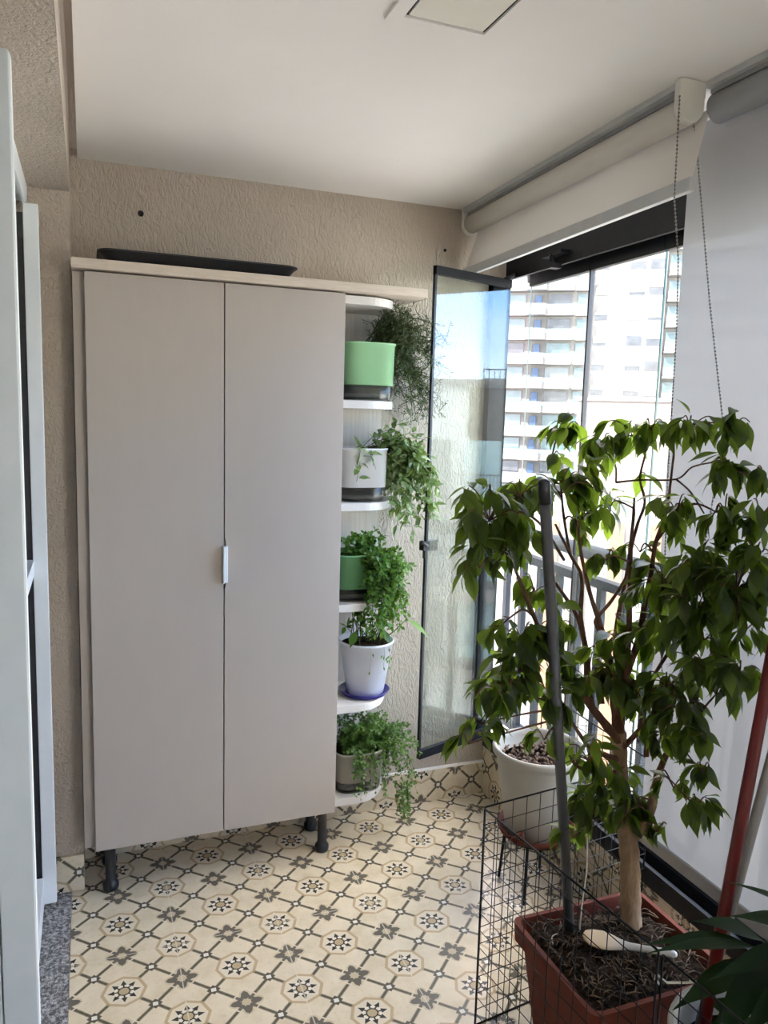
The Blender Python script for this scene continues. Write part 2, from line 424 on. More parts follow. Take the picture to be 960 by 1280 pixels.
c = B((XL+.001,2.7155,.134),(XR-.0005,YB-.0005,.142)).build('top_edge','ceiling',bs)
wr = B((XR,-2.2,-.3),(1.72,2.95,.205)); struct(wr.build('wall_right','tile_side'), 'low patterned tile kerb under the black window sill', 'wall')
# closed room and balcony end behind the camera
rm = MB(); rm.box((-3.1,-2.6,-.12),(-.34,3.0,0)); rm.box((-3.2,-2.6,-.1),(-3.05,3.0,2.56)); rm.box((-3.1,2.95,-.1),(-.34,3.1,2.56)); rm.box((-3.1,-2.7,-.1),(-.2,-2.4,2.56))
struct(rm.build('wall_room','room'), 'pale wall of the room behind the sliding door', 'wall')
struct(B((-.34,-2.4,-.1),(1.9,-2.2,2.56)).build('wall_front','room'), 'pale end wall of the balcony behind the camera', 'wall')

# sliding door leaf inside the opening
d1 = sempty('door_1', (-.12,2.0,0), 'white framed sliding door leaf with dark glass beside the stucco pillar', 'door')
B((-.155,2.440,.03),(-.116,2.470,2.125)).build('far_stile','white_metal',d1,.002)
B((-.172,2.446,.03),(-.1555,2.466,2.10)).build('shadow_gap','black_plastic',d1)  # black strip stands in for the shadow gap beside the stile
B((-.215,2.43,.03),(-.1725,2.47,2.10)).build('inner_stile','white_metal',d1)
f = MB(); f.box((-.21,1.56,2.045),(-.172,2.43,2.10)); f.build('top_rail','white_metal',d1)
B((-.20,1.57,1.075),(-.152,2.439,1.120)).build('middle_rail','white_metal',d1)
B((-.20,1.57,.03),(-.152,2.439,.12)).build('bottom_rail','white_metal',d1)
B((-.192,1.57,.12),(-.186,2.43,2.05)).build('pane',mat('dark_door_glass',(.012,.014,.016),.12),d1)
t = MB(); t.box((-.25,1.58,2.150),(-.148,2.535,2.192)); t.box((-.156,1.58,2.125),(-.148,2.50,2.150)); t.box((-.25,1.58,2.125),(-.242,2.50,2.150)); t.build('head_track','white_metal',d1)
d2 = sempty('door_2', (-.16,1.545,0), 'open grey door stile standing nearest at the picture edge', 'door')
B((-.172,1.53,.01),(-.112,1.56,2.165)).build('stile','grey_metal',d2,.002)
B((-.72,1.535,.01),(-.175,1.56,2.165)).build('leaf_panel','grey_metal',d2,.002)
h = MB(); h.lathe([(.006,0),(.006,.002),(.003,.003)],n=12); 
for z in (1.07,1.045):
    o = h.build('screw_cap','white_metal',d2); o.rotation_euler = (PI/2,0,0); o.location = (-.183,1.534,z); o.matrix_parent_inverse = Matrix.Translation(-d2.location)
B((-.113,1.532,.01),(-.110,1.565,2.160)).build('lit_stile_edge','white_metal',d2)  # whiter strip: light on the grey stile's edge put into colour

# ------------------------------------------------------------------ ceiling lamp
lp = thing('ceiling_lamp', 'square recessed ceiling light, switched off, with cream panel', 'ceiling light', (.678,1.405,ZC))
a, b_ = (.56,1.29), (.795,1.52)
fr = MB()
for (p, q) in (((.56,1.29),(.59,1.52)),((.765,1.29),(.795,1.52)),((.59,1.29),(.765,1.318)),((.59,1.494),(.765,1.52))): fr.box((*p,ZC-.006),(*q,ZC-.0005))
fr.build('frame','ceiling',lp)
B((.597,1.325,ZC-.0045),(.758,1.487,ZC-.0006)).build('diffuser','lens',lp)
B((.59,1.318,ZC-.0006),(.765,1.494,ZC-.0003)).build('gap_shade','dark_hole',lp)  # dark sheet painted in for the shade in the gap around the panel

# ------------------------------------------------------------------ cabinet
cb = thing('wardrobe_cabinet', 'tall taupe two-door cabinet with open curved end shelves', 'cabinet', (.4,2.6,0))
YF = 2.45
body = MB(); body.box((XL+.003,YF+.024,.175),(.795,2.715,1.958)); body.build('body','laminate',cb)
hy0, hy1 = 1.012, 1.150
def door(x0, x1, hinge):
    mb = MB(); mb.box((x0,YF,.171),(x1,YF+.019,1.957)); return mb
dl = door(.0005,.4005,0).build('door','laminate',cb,.0012)
# right door carries the pull in a shallow notch of its edge
drm = MB()
poly = [(.4040,.171),(.7925,.171),(.7925,1.957),(.4040,1.957),(.4040,1.166),(.4075,1.150),(.4075,1.012),(.4040,.996)]
vs = [(x,YF,z) for x,z in poly] + [(x,YF+.019,z) for x,z in poly]; n = len(poly)
drm.add(vs, [tuple(range(n)), tuple(reversed(range(n,2*n)))] + [((i+1)%n,i,n+i,n+(i+1)%n) for i in range(n)])
dr = drm.build('door','laminate',cb,.0012)
pl = MB(); pl.box((.3965,YF-.018,1.02),(.4035,YF-.0005,1.140)); pl.box((.4045,YF-.010,1.02),(.4130,YF-.0005,1.140))
o = pl.build('handle','white_metal',dr,.002); o['label'] = 'slim white metal edge handle'
o = B((XL+.001,YF-.02,1.962),(1.075,2.727,1.990)).build('top_board','board',cb,.001); o['label'] = 'pale wood top board'
# curved end shelves
def shelf_poly():
    p = [(.7955,2.712),(.7955,2.468),(.885,2.468)]
    cx, cy, rx, ry = .885, 2.700, .155, .232
    for k in range(1,15):
        an = -PI/2 + PI/2*k/14; p.append((cx+rx*math.cos(an), cy+ry*math.sin(an)))
    return p + [(1.040,2.712)]
for z in (1.928,1.588,1.241,.889,.524,.180):
    MB().prism(shelf_poly(), z, z+.027).build('shelf','shelf',cb,.001)
B((.7955,2.7125,.180),(1.026,2.7275,1.958)).build('back_panel','ribwood',cb)['label'] = 'pale grained back panel of the shelves'
def legmb(x, y):
    return MB().lathe([(.023,0),(.025,.006),(.025,.022),(.019,.030),(.0165,.034),(.0165,.150),(.024,.158),(.024,.175)], (x,y,0), 20)
for x, y in ((.045,2.512),(.765,2.512),(.765,2.665),(.045,2.665)):
    legmb(x,y).build('leg','black_plastic',cb)

# tray on the cabinet
ty = MB(); n = 48
def rrect(cx, cy, hx, hy, r, z, n=8):
    out = []
    for qx, qy, a0 in ((1,1,0),(-1,1,PI/2),(-1,-1,PI),(1,-1,3*PI/2)):
        for k in range(n+1):
            an = a0 + PI/2*k/n; out.append((cx+qx*(hx-r)+r*math.cos(an), cy+qy*(hy-r)+r*math.sin(an), z))
    return out
def loft(mb, rings, close=True, mi=0):
    o = len(mb.v); n = len(rings[0])
    for r in rings: mb.v += [tuple(p) for p in r]
    for i in range(len(rings)-1):
        for k in range(n):
            k2 = (k+1) % n; mb.f.append((o+i*n+k,o+i*n+k2,o+(i+1)*n+k2,o+(i+1)*n+k)); mb.m.append(mi); mb.sm.append(False)
    if close:
        mb.f.append(tuple(o+k for k in reversed(range(n)))); mb.m.append(mi); mb.sm.append(False)
        e = o+(len(rings)-1)*n; mb.f.append(tuple(e+k for k in range(n))); mb.m.append(mi); mb.sm.append(False)
    return mb
tx, tyy = .338, 2.57
loft(ty, [rrect(tx,tyy,.270,.105,.035,1.9905), rrect(tx,tyy,.297,.128,.045,2.022), rrect(tx,tyy,.301,.132,.048,2.022), rrect(tx,tyy,.301,.132,.048,2.025),
          rrect(tx,tyy,.292,.123,.042,2.025), rrect(tx,tyy,.266,.100,.033,1.995)])
tag(ty.build('serving_tray','black_plastic'), 'shallow black tray lying on the pale top board of the cabinet', 'tray')

# ------------------------------------------------------------------ potted plants on the end shelves
def selfwater(root, cx, cy, z, r, h, mat_):
    """drip pot: coloured insert in a clear water tank"""
    rs = .27*h
    t = MB().lathe([(r*.90,0),(r*.92,.004),(r*.955,rs+.02),(r*.93,rs+.02),(r*.89,.006),(0,.006)], (cx,cy,z), 40, sq=4)
    t.build('water_tank','clear_plastic',root)['label'] = 'smoky clear water tank'
    MB().lathe([(r*.82,.010),(r*.84,.012),(r*.84,.020),(r*.82,.024)], (cx,cy,z), 40, sq=4).build('tank_base','grey_profile',root)
    p = MB().lathe([(r*.80,rs),(r*.965,rs),(r*1.0,h-.006),(r*1.03,h-.006),(r*1.03,h),(r*.97,h),(r*.93,rs+.03),(0,rs+.03)], (cx,cy,z), 40, sq=4)
    p.build('pot',mat_,root)
    s = MB().lathe([(r*.955,h-.028),(r*.5,h-.018),(0,h-.014)], (cx,cy,z), 32, sq=4); s.build('soil','soil',root)
    return V((cx,cy,z+h-.015))
def rnd(a, b): return random.uniform(a, b)
def rdir(): 
    while True:
        v = V((rnd(-1,1),rnd(-1,1),rnd(-1,1)))
        if .05 < v.length < 1: return v.normalized()

# wiry fern-like cactus in the mint pot
g = 'potted plants on the cabinet end shelves'
p1 = thing('potted_plant', 'mint green pot with clear water tank and dark wiry trailing plant', 'potted plant', (.905,2.575,1.6155), g)
top = selfwater(p1, .905, 2.575, 1.6155, .094, .195, 'green_plastic')
fo = MB(); st = MB()
def keep(p):      # stay clear of the wall and of the shelf ends
    return V((p.x, min(p.y, 2.712), p.z))
for i in range(44):
    a = V((rnd(.88,.97), rnd(2.52,2.64), top.z))
    e = V((rnd(1.02,1.23), rnd(2.50,2.70), rnd(1.56,1.93)))
    mid = a.lerp(e,.45) + V((0,0,rnd(.04,.12)))
    if e.z < 1.68: mid = V((rnd(1.03,1.10), e.y, rnd(1.80,1.88)))
    pts = [keep((a*(1-t)+mid*t)*(1-t)+(mid*(1-t)+e*t)*t) for t in [k/9 for k in range(10)]]
    st.tube(pts, [.0022-.0012*k/9 for k in range(10)], 4, cap=False)
    for p in pts[3:]:
        for k in range(5):
            if p.x < 1.0: dr_ = V((rnd(-.3,1), rnd(-.8,.8), rnd(.0,1)))
            else: dr_ = rdir() + V((.2,0,-.1))
            q0 = p; dr_.normalize(); L = rnd(.03,.06)
            q1 = keep(q0 + dr_*L*.5 + V((0,0,.004))); q2 = keep(q1 + (dr_ + rdir()*.5)*L*.5)
            fo.tube([q0,q1,q2],[.0013,.0011,.0005],3,cap=False)
            for _ in range(5):
                b0 = q0.lerp(q2, rnd(.2,1)); d_ = (dr_+rdir()*1.1).normalized()
                fo.leaf(b0, d_, rdir(), rnd(.010,.022), .0030, .2, .1, rows=2)
st.build('stems','vine',p1); fo.build('foliage','leaf_wire',p1)

# variegated trailing plant
p2 = thing('potted_plant', 'white pot with clear water tank and pale variegated trailing leaves', 'potted plant', (.90,2.575,1.2685), g)
top = selfwater(p2, .895, 2.575, 1.2685, .088, .185, 'white_plastic')
fo = MB(); st = MB()
def bez(a, m_, e, n=10): return [keep((a*(1-t)+m_*t)*(1-t)+(m_*(1-t)+e*t)*t) for t in [k/(n-1) for k in range(n)]]
def vine(fo, st, pts, nl, L, W, spread=1, droop=.4, rows=3, r=.0018, start=.2):
    st.tube(pts, [r*(1-.6*k/len(pts)) for k in range(len(pts))], 4, cap=False)
    for k in range(nl):
        t = start + (1-start)*rnd(0,1); i = min(int(t*(len(pts)-1)), len(pts)-2); p = pts[i].lerp(pts[i+1], rnd(0,1))
        ax = (pts[i+1]-pts[i]).normalized()
        d = (ax*.5 + rdir()*spread + V((.1,-.15,-.05))).normalized()
        if p.y > 2.69: d.y = -abs(d.y)
        l = L*rnd(.7,1.15); fo.leaf(p + d*L*.12, d, V((rnd(-.6,.6), rnd(-.9,.1), 1)), l, W*rnd(.8,1.1), droop, .2, rows=rows)
for i in range(46):
    a = V((rnd(.86,.96), rnd(2.53,2.62), top.z))
    if i < 7:   e = V((rnd(.95,1.13), rnd(2.50,2.65), rnd(1.46,1.545))); m_ = a.lerp(e,.5)+V((0,0,.05)); nl = 10
    elif i < 10: e = V((rnd(.84,.92), 2.47, rnd(1.33,1.40))); m_ = V((.89,2.49,1.50)); nl = 7
    else:
        e = V((rnd(.98,1.18), rnd(2.46,2.67), rnd(1.14,1.42))); m_ = V((rnd(1.0,1.16), e.y, rnd(1.44,1.54))); nl = 32
    vine(fo, st, bez(a,m_,e,12), nl, .042, .020, 1.0, .35, 3, .0016, .3)
st.build('stems','vine',p2); fo.build('foliage','leaf_hoya',p2)

# bushy small-leaved plant in a green pot
p3 = thing('potted_plant', 'mid green pot mostly hidden by a bushy small-leaved plant', 'potted plant', (.89,2.575,.9165), g)
top = selfwater(p3, .885, 2.575, .9165, .085, .165, 'dark_green_plastic')
fo = MB(); st = MB()
for i in range(150):
    a = V((rnd(.83,.95), rnd(2.51,2.63), top.z))
    if i < 22: e = V((rnd(.82,1.0), rnd(2.50,2.65), rnd(1.09,1.145))); m_ = a.lerp(e,.5)+V((0,0,.04)); nl = 26
    else:
        e = V((rnd(.87,1.075), rnd(2.43,2.62), rnd(.79,1.06))); m_ = V((rnd(.90,1.07), e.y-.02, rnd(1.06,1.13))); nl = 42
    vine(fo, st, bez(a,m_,e,12), nl, .021, .0135, 1.2, .25, 2, .0013, .15)
st.build('stems','vine',p3); fo.build('foliage','leaf_small',p3)

# tapered white pot on a blue saucer
sc_ = MB().lathe([(.068,0),(.082,.004),(.093,.020),(.090,.020),(.080,.008),(0,.006)], (.935,2.572,.5515), 40)
tag(sc_.build('saucer','blue_plastic'), 'ultramarine blue saucer under the tapered white pot', 'saucer')
p4 = thing('potted_plant', 'plain tapered white pot with sparse leafy shoots, standing in the blue saucer', 'potted plant', (.94,2.572,.559), g)
MB().lathe([(.064,0),(.068,.004),(.0975,.190),(.102,.190),(.102,.198),(.096,.198),(.066,.012),(0,.012)], (.938,2.572,.559), 48).build('pot','glazed_white',p4)
MB().lathe([(.094,.180),(.05,.186),(0,.188)], (.938,2.572,.559), 32).build('soil','soil',p4)
fo = MB(); st = MB(); z0 = .745
for i in range(22):
    a = V((rnd(.89,1.0), rnd(2.53,2.62), z0)); e = V((a.x+rnd(-.05,.07), a.y+rnd(-.06,.04), z0+rnd(.05,.19)))
    vine(fo, st, bez(a, a.lerp(e,.5)+V((rnd(-.02,.02),0,.02)), e, 8), 6, .034, .016, .9, .4, 3, .0022, .4)
def big(base, tip, W, fo=fo, droop=.4, up=V((0,-.4,1))):
    d = V(tip)-V(base); fo.leaf(V(base), d + V((0,0,d.length*droop*.45)), up, d.length*1.05, W, droop, .25, 7)
st.tube([(.99,2.56,.745),(1.03,2.53,.79),(1.075,2.52,.835)], [.002,.0018,.0014], 6)
big((1.072,2.52,.835),(1.152,2.49,.768),.032)
st.tube([(.90,2.53,.745),(.885,2.50,.78),(.87,2.49,.815)], [.002,.0018,.0014], 6)
big((.87,2.49,.815),(.845,2.475,.76),.03); big((.98,2.54,.80),(1.01,2.50,.745),.03)
for i in range(12):   # leaflets hanging over the rim
    p = V((rnd(.90,1.01), 2.466, rnd(.66,.75))); fo.leaf(p, V((rnd(-.6,.6),-.2,-.7)), V((0,-1,.2)), .016, .007, .2, .1, rows=2)
    if p.z < .70: st.tube([(p.x,2.467,.757),(p.x+.003,2.466,(p.z+.757)/2),tuple(p)], .0006, 3)
st.build('stems','vine',p4); fo.build('foliage','leaf_small',p4)

# creeping plant in the lowest pot
p5 = thing('potted_plant', 'white pot under a mop of tiny creeping leaves, on the lowest shelf', 'potted plant', (.915,2.575,.2075), g)
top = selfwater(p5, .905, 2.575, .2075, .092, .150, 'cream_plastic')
fo = MB(); st = MB()
for i in range(150):
    a = V((rnd(.84,.97), rnd(2.51,2.64), top.z))
    k = rnd(0,1)
    if k < .42: e = V((rnd(.84,1.06), rnd(2.46,2.66), rnd(.36,.475))); m_ = a.lerp(e,.5)+V((0,0,.05)); nl = 44
    elif k < .86:
        e = V((rnd(.99,1.13), rnd(2.44,2.66), rnd(.17,.40))); m_ = V((rnd(1.0,1.09), e.y, rnd(.42,.49))); nl = 46
    else: e = V((rnd(.86,.98), rnd(2.445,2.465), rnd(.20,.30))); m_ = V((e.x, 2.47, rnd(.40,.45))); nl = 22
    vine(fo, st, bez(a,m_,e,12), nl, .0145, .0098, 1.4, .2, 2, .0009, .12)
for i in range(9):
    x = rnd(1.045,1.095); y = rnd(2.45,2.52); vine(fo, st, bez(V((x,y,.22)), V((x+.01,y,.15)), V((x+rnd(-.02,.02),y,rnd(.06,.10))), 8), 40, .0125, .0085, 1.3, .2, 2, .0009, 0)
st.build('stems','vine',p5); fo.build('foliage','leaf_tiny',p5)

# ------------------------------------------------------------------ window enclosure
w1 = sempty('window_1', (1.57,1.0,.2), 'frameless glass balcony enclosure in black aluminium track', 'window')
t = MB(); t.box((1.535,-2.19,2.135),(1.645,2.727,2.30)); t.box((1.535,-2.19,2.10),(1.548,2.727,2.135)); t.box((1.632,-2.19,2.10),(1.645,2.727,2.135)); t.box((1.580,-2.19,2.118),(1.60,2.727,2.135))
t.build('head_track','black_metal',w1)
s = MB(); s.box((1.525,-2.19,.206),(1.66,2.727,.232)); s.box((1.525,-2.19,.232),(1.537,2.727,.262)); s.box((1.575,-2.19,.232),(1.588,2.727,.270)); s.box((1.640,-2.19,.232),(1.66,2.727,.262))
s.build('sill_track','black_metal',w1)
B((1.462,2.690,.262),(1.5345,2.7275,2.10)).build('jamb','black_metal',w1)
ys = [2.640,2.257,1.893,1.529,1.165,.80,.437,.073,-.29,-.655,-1.02,-1.383,-1.75,-2.18]
for i in range(len(ys)-1):
    y1, y0 = ys[i]-.0015, ys[i+1]+.0015
    pb = MB(); pb.box((1.5955,y0,.272),(1.6010,y1,2.115)); o = pb.build('pane',['glass','glass_edge'],w1)
    for pnum in (2,3,4,5): o.data.polygons[pnum].material_index = 1 if pnum in (3,5) and False else 0
    for k, p in enumerate(o.data.polygons):
        if abs(p.normal.y) > .9: p.material_index = 1
    c_ = MB(); c_.box((1.588,y0,2.070),(1.609,y1,2.118)); c_.box((1.588,y0,.268),(1.609,y1,.300)); c_.build('pane_clamp','black_metal',w1)
    if i == 0: B((1.590,y0-.008,.272),(1.607,y0+.0005,2.115)).build('rubber_seal','black_plastic',w1)
lt = MB(); lt.box((1.50,2.30,2.128),(1.535,2.42,2.140)); lt.tube([(1.505,2.36,2.134),(1.505,2.36,2.10)],.010,10); lt.box((1.495,2.345,2.086),(1.535,2.375,2.104)); lt.build('track_latch','black_metal',w1)

# folded-open glass leaf
fp = thing('folding_glass_panel', 'open frameless glass leaf with black edge rails folded against the corner', 'glass panel', (1.515,2.655,.28))
ang = math.atan2(2.655-2.53, 1.515-1.145); Wp = math.hypot(2.655-2.53, 1.515-1.145)
mt = Matrix.Translation((1.145,2.53,0)) @ Matrix.Rotation(ang,4,'Z')
g_ = MB().box((.003,-.004,.30),(Wp,.004,2.075),0,mt); o = g_.build('glass_pane',['leaf_glass','glass_edge'],fp)
for p in o.data.polygons:
    if abs(p.normal.dot(V((math.cos(ang),math.sin(ang),0)))) > .9: p.material_index = 1
MB().box((-.003,-.009,2.060),(Wp,.009,2.090),0,mt).build('top_rail','black_metal',fp)
MB().box((-.003,-.009,.285),(Wp,.009,.318),0,mt).build('bottom_rail','black_metal',fp)
MB().box((-.005,-.006,.318),(.004,.006,2.060),0,mt).build('edge_seal','black_plastic',fp)
lk = MB(); lk.box((-.022,-.012,1.085),(.006,.012,1.118),0,mt); lk.box((-.012,-.010,1.055),(-.004,.004,1.09),0,mt); lk.tube([mt@V((-.03,-.004,1.118)),mt@V((-.002,-.012,1.098))],.007,8)
lk.build('latch','black_plastic',fp)
MB().box((.006,-.012,1.082),(.046,.010,1.120),0,mt).build('latch_plate','clear_plastic',fp)
# pivots that tie the leaf to the tracks
pv = MB(); q = mt@V((Wp-.03,0,0)); pv2 = MB(); pv.tube([(q.x,q.y,2.09),(q.x+.06,q.y+.012,2.12),(q.x+.075,q.y+.012,2.14)],.007,8); pv2.tube([(q.x,q.y,.287),(q.x+.05,q.y+.01,.258)],.008,8); pv2.build('pivot','black_metal',fp); pv.build('pivot','black_metal',fp)

# ------------------------------------------------------------------ roller blinds
def chain(pts, step=.0085, r=.0028):
    mb = MB(); pts = [V(p) for p in pts]; L = 0; seg = []
    for a, b in zip(pts, pts[1:]):
        n = max(1, int((b-a).length/step))
        for k in range(n): mb.ball(a.lerp(b, k/n), r, 6)
    mb.tube(pts, .0008, 4, cap=False)
    return mb
bl1 = thing('roller_blind', 'short ivory roller blind rolled nearly up beside the back wall', 'roller blind', (1.365,2.1,ZC), 'roller blinds along the window')
Y0, Y1 = 1.513, 2.700
def skew(mb):            # the blind hangs a touch out of square with the wall
    mb.v = [(x - (2.70-y)*.042, y, z) for x, y, z in mb.v]; return mb
skew(MB().box((1.345,Y0,2.318),(1.405,Y1,ZC-.0005))).build('mounting_rail','grey_profile',bl1)
skew(MB().box((1.326,Y0,2.328),(1.345,Y1,ZC-.0005))).build('rail_lip','blind_metal',bl1)
skew(MB().tube([(1.364,Y0,2.288),(1.364,Y1,2.288)],.033,28)).build('roll','fabric_warm',bl1)
skew(MB().add([(1.396,Y0-.030,2.285),(1.396,Y1,2.285),(1.344,Y1,2.120),(1.344,Y0-.048,2.120)],[(0,1,2,3)])).build('fabric_drop','fabric_warm',bl1)
skew(MB().box((1.335,Y0-.052,2.092),(1.352,Y1+.005,2.124))).build('bottom_bar','blind_metal',bl1,.002)
def bracket(y, cx):
    mb = MB(); P = []
    for k in range(17):
        an = PI + PI*k/16; P.append((cx+.036*math.cos(an), 2.286+.036*math.sin(an)))
    P += [(cx+.036,ZC-.0005),(cx-.036,ZC-.0005)]; n = len(P)
    mb.add([(x,y,z) for x,z in P]+[(x,y+.022,z) for x,z in P], [tuple(range(n)),tuple(reversed(range(n,2*n)))]+[((i+1)%n,i,n+i,n+(i+1)%n) for i in range(n)])
    return mb
bracket(1.489,1.299).build('end_bracket','bracket',bl1,.004,3)
bracket(2.702,1.366).build('end_bracket','bracket',bl1,.004,3)
chain([(1.262,1.490,2.30),(1.262,1.484,2.08),(1.30,1.50,1.95),(1.345,1.54,1.80),(1.375,1.567,1.425),(1.375,1.541,.951),(1.375,1.533,.925),(1.375,1.52,.91),(1.375,1.495,.92),(1.375,1.47,.95),(1.375,1.456,1.037),(1.375,1.42,1.32),(1.375,1.391,1.543),(1.37,1.464,1.848),(1.335,1.515,2.243),(1.322,1.511,2.262)]).build('bead_chain','bead',bl1)
bl2 = thing('roller_blind', 'long pale grey roller blind lowered over most of the glass', 'roller blind', (1.44,.6,ZC), 'roller blinds along the window')
Ya, Yb_ = .25, 1.50
MB().box((1.347,Ya,2.318),(1.405,1.488,ZC-.0005)).build('mounting_rail','grey_profile',bl2)
MB().box((1.332,Ya,2.328),(1.347,1.488,ZC-.0005)).build('rail_lip','blind_metal',bl2)
MB().tube([(1.370,Ya,2.290),(1.370,1.486,2.290)],.034,28).build('roll','fabric',bl2)
MB().add([(1.404,Ya,2.29),(1.404,1.606,2.29),(1.404,1.606,.455),(1.404,Ya,.455)],[(0,1,2,3)]).build('fabric_drop','fabric',bl2)
MB().box((1.397,Ya,.425),(1.412,1.606,.460)).build('bottom_bar','grey_profile',bl2,.002)

# ------------------------------------------------------------------ guard rail outside
gr = thing('balcony_railing', 'grey metal balcony guard rail outside the glass', 'railing', (1.78,.4,0))
MB().tube([(1.78,-2.0,1.072),(1.78,3.1,1.072)],.029,16).build('handrail','rail_grey',gr)
B((1.760,-2.0,.952),(1.80,3.1,.985)).build('upper_rail','rail_grey',gr)
B((1.760,-2.0,.175),(1.80,3.1,.205)).build('bottom_rail','rail_grey',gr)
y = 3.02
while y > .2:
    B((1.768,y-.014,.205),(1.792,y+.014,.952)).build('baluster','rail_grey',gr); y -= .137
for y in (2.9,2.08,1.26,.44,-.4,-1.2):
    B((1.768,y+.05,-.02),(1.792,y+.08,.175)).build('post_foot','rail_grey',gr); B((1.768,y+.05,.985),(1.792,y+.08,1.05)).build('post_neck','rail_grey',gr)
struct(B((1.72,-2.2,-.3),(1.86,3.1,-.01)).build('slab_2','room'), 'concrete balcony edge under the guard rail', 'slab')

# ------------------------------------------------------------------ mesh pen around the planter
def mesh_panel(A, Bq, z0, z1, n, m_):
    A, Bq = V((*A,0)), V((*Bq,0)); wires = MB(); fr = MB(); u = (Bq-A)
    off = V((-u.y,u.x,0)).normalized()*.002
    for k in range(1,n): p = A + u*k/n + off; wires.tube([(p.x,p.y,z0),(p.x,p.y,z1)], .00115, 5)
    for k in range(1,m_): z = z0+(z1-z0)*k/m_; wires.tube([(A.x-off.x,A.y-off.y,z),(Bq.x-off.x,Bq.y-off.y,z)], .00115, 5)
    c = [(A.x,A.y,z0),(A.x,A.y,z1),(Bq.x,Bq.y,z1),(Bq.x,Bq.y,z0),(A.x,A.y,z0)]
    for a, b in zip(c,c[1:]): fr.tube([a,b], .0024, 6)
    return fr, wires
gp = 'black wire mesh panels of the pen'
A_, B_, C_ = (.907,1.60), (1.497,1.682), (.966,1.027)
B2 = (1.506,2.27); C2 = (1.012,.452)
for a, b, lab in (((A_[0]+.006,A_[1]+.002),(B_[0]-.006,B_[1]-.002),'black wire mesh panel standing between the big planter and the white floor pot'),
                  ((A_[0],A_[1]-.006),(C_[0],C_[1]+.006),'black wire mesh panel facing the tiled floor, beside the terracotta planter'),
                  ((C_[0],C_[1]-.006),C2,'black wire mesh panel beside the pot with the red broomstick'),
                  ((B_[0],B_[1]+.006),B2,'black wire mesh panel against the low wall by the white floor pot')):
    mp_ = thing('mesh_panel', lab, 'wire panel', (a[0],a[1],0), gp)
    fr, wi = mesh_panel(a, b, .003, .603, 13, 13); fr.build('frame','black_metal',mp_); wi.build('wire_grid','black_metal',mp_)
zt = MB(); c0 = at(825,1227,1.44); zt.tube([c0+V((-.004,.004,.012)), c0+V((.012,-.004,-.002)), c0+V((.05,-.012,-.006)), c0+V((.115,-.03,-.004))], .0022, 6); zt.ball(c0+V((.062,-.014,-.003)), .005, 6)
zt.tube([c0+V((-.006,-.006,.0)),c0+V((-.008,.004,.004)),c0+V((-.004,.006,.012))],.0022,6)
tag(zt.build('cable_tie','string'), 'white cable tie fastening two black mesh panels', 'cable tie')

# ------------------------------------------------------------------ big planter with tree
pt = thing('planter_tree', 'large leafy shrub with bare brown branches in a square terracotta planter', 'potted tree', (1.195,1.405,0))
def sq(cx, cy, hx, hy, z, r=.02): return rrect(cx, cy, hx, hy, r, z, 5)
px_, py_ = 1.188, 1.405
pb = MB(); loft(pb, [sq(px_,py_,.145,.125,.002), sq(px_,py_,.150,.130,.01), sq(px_,py_,.180,.155,.250), sq(px_,py_,.195,.172,.252), sq(px_,py_,.198,.175,.300,.022), sq(px_,py_,.186,.163,.300,.02), sq(px_,py_,.176,.152,.255), sq(px_,py_,.176,.152,.25)])
pb.build('planter','terracotta',pt)
sl = MB(); N = 36; vs = []; fs = []
for j in range(N+1):
    for i in range(N+1):
        x = px_ + (i/N-.5)*.355; yy = py_ + (j/N-.5)*.308
        e = min(i,N-i,j,N-j)/N
        vs.append((x,yy,.268 + .022*min(1,e*5) + .006*random.random() + .008*math.sin(i*.7)*math.cos(j*.6)))
for j in range(N):
    for i in range(N): k = j*(N+1)+i; fs.append((k,k+1,k+N+2,k+N+1))
sl.add(vs, fs, False)
sl.build('soil','soil',pt)
mu = MB()
for i in range(420):
    p = V((px_+rnd(-.165,.165), py_+rnd(-.142,.142), (.294+rnd(0,.006))))
    an = rnd(0,2*PI); L = rnd(.012,.045); d = V((math.cos(an),math.sin(an),rnd(-.15,.2)))
    mu.tube([p-d*L*.5, p+V((0,0,.003)), p+d*L*.5], [.0006,rnd(.001,.0022),.0006], 4)
mulchm = noisy('straw_mulch', (.035,.021,.012), (.15,.10,.06), 25, .9)
mu.build('mulch',mulchm,pt)

# branches: surveyed polylines (px,py,depth offset from trunk)
D0 = 1.975
def br(pts):
    out = []
    for x, y, dz in pts:
        while at(x,y,D0+dz).x > 1.335: dz -= .01
        out.append(at(x,y,D0+dz))
    return out
def smooth(pts, n=5):
    out = []
    for i in range(len(pts)-1):
        p0 = pts[max(i-1,0)]; p1 = pts[i]; p2 = pts[i+1]; p3 = pts[min(i+2,len(pts)-1)]
        for k in range(n):
            t = k/n; out.append(.5*((2*p1)+(p2-p0)*t+(2*p0-5*p1+4*p2-p3)*t*t+(3*p1-3*p2+p3-p0)*t**3))
    return out+[pts[-1]]
tr = MB(); bw = MB(); sk = []
def limb(mb, pts, r0, r1, n=8):
    P = smooth(br(pts)); k = len(P); mb.tube(P, [(r0+(r1-r0)*i/(k-1))*(1+.06*math.sin(i*1.7)) for i in range(k)], n); sk.extend((p, r0+(r1-r0)*i/(k-1)) for i, p in enumerate(P)); return P
limb(tr, [(790,1182,0),(789,1150,0),(788,1110,0),(787,1070,0),(784,1040,0),(783,1020,0)], .026, .024, 14)
limb(tr, [(783,1045,0),(779,1005,0),(776,975,-.005),(775,945,0),(774,915,0)], .020, .018, 12)
limb(tr, [(787,1050,0),(800,1036,-.01),(811,1018,-.02),(818,990,-.04),(823,965,-.05)], .017, .010, 10)
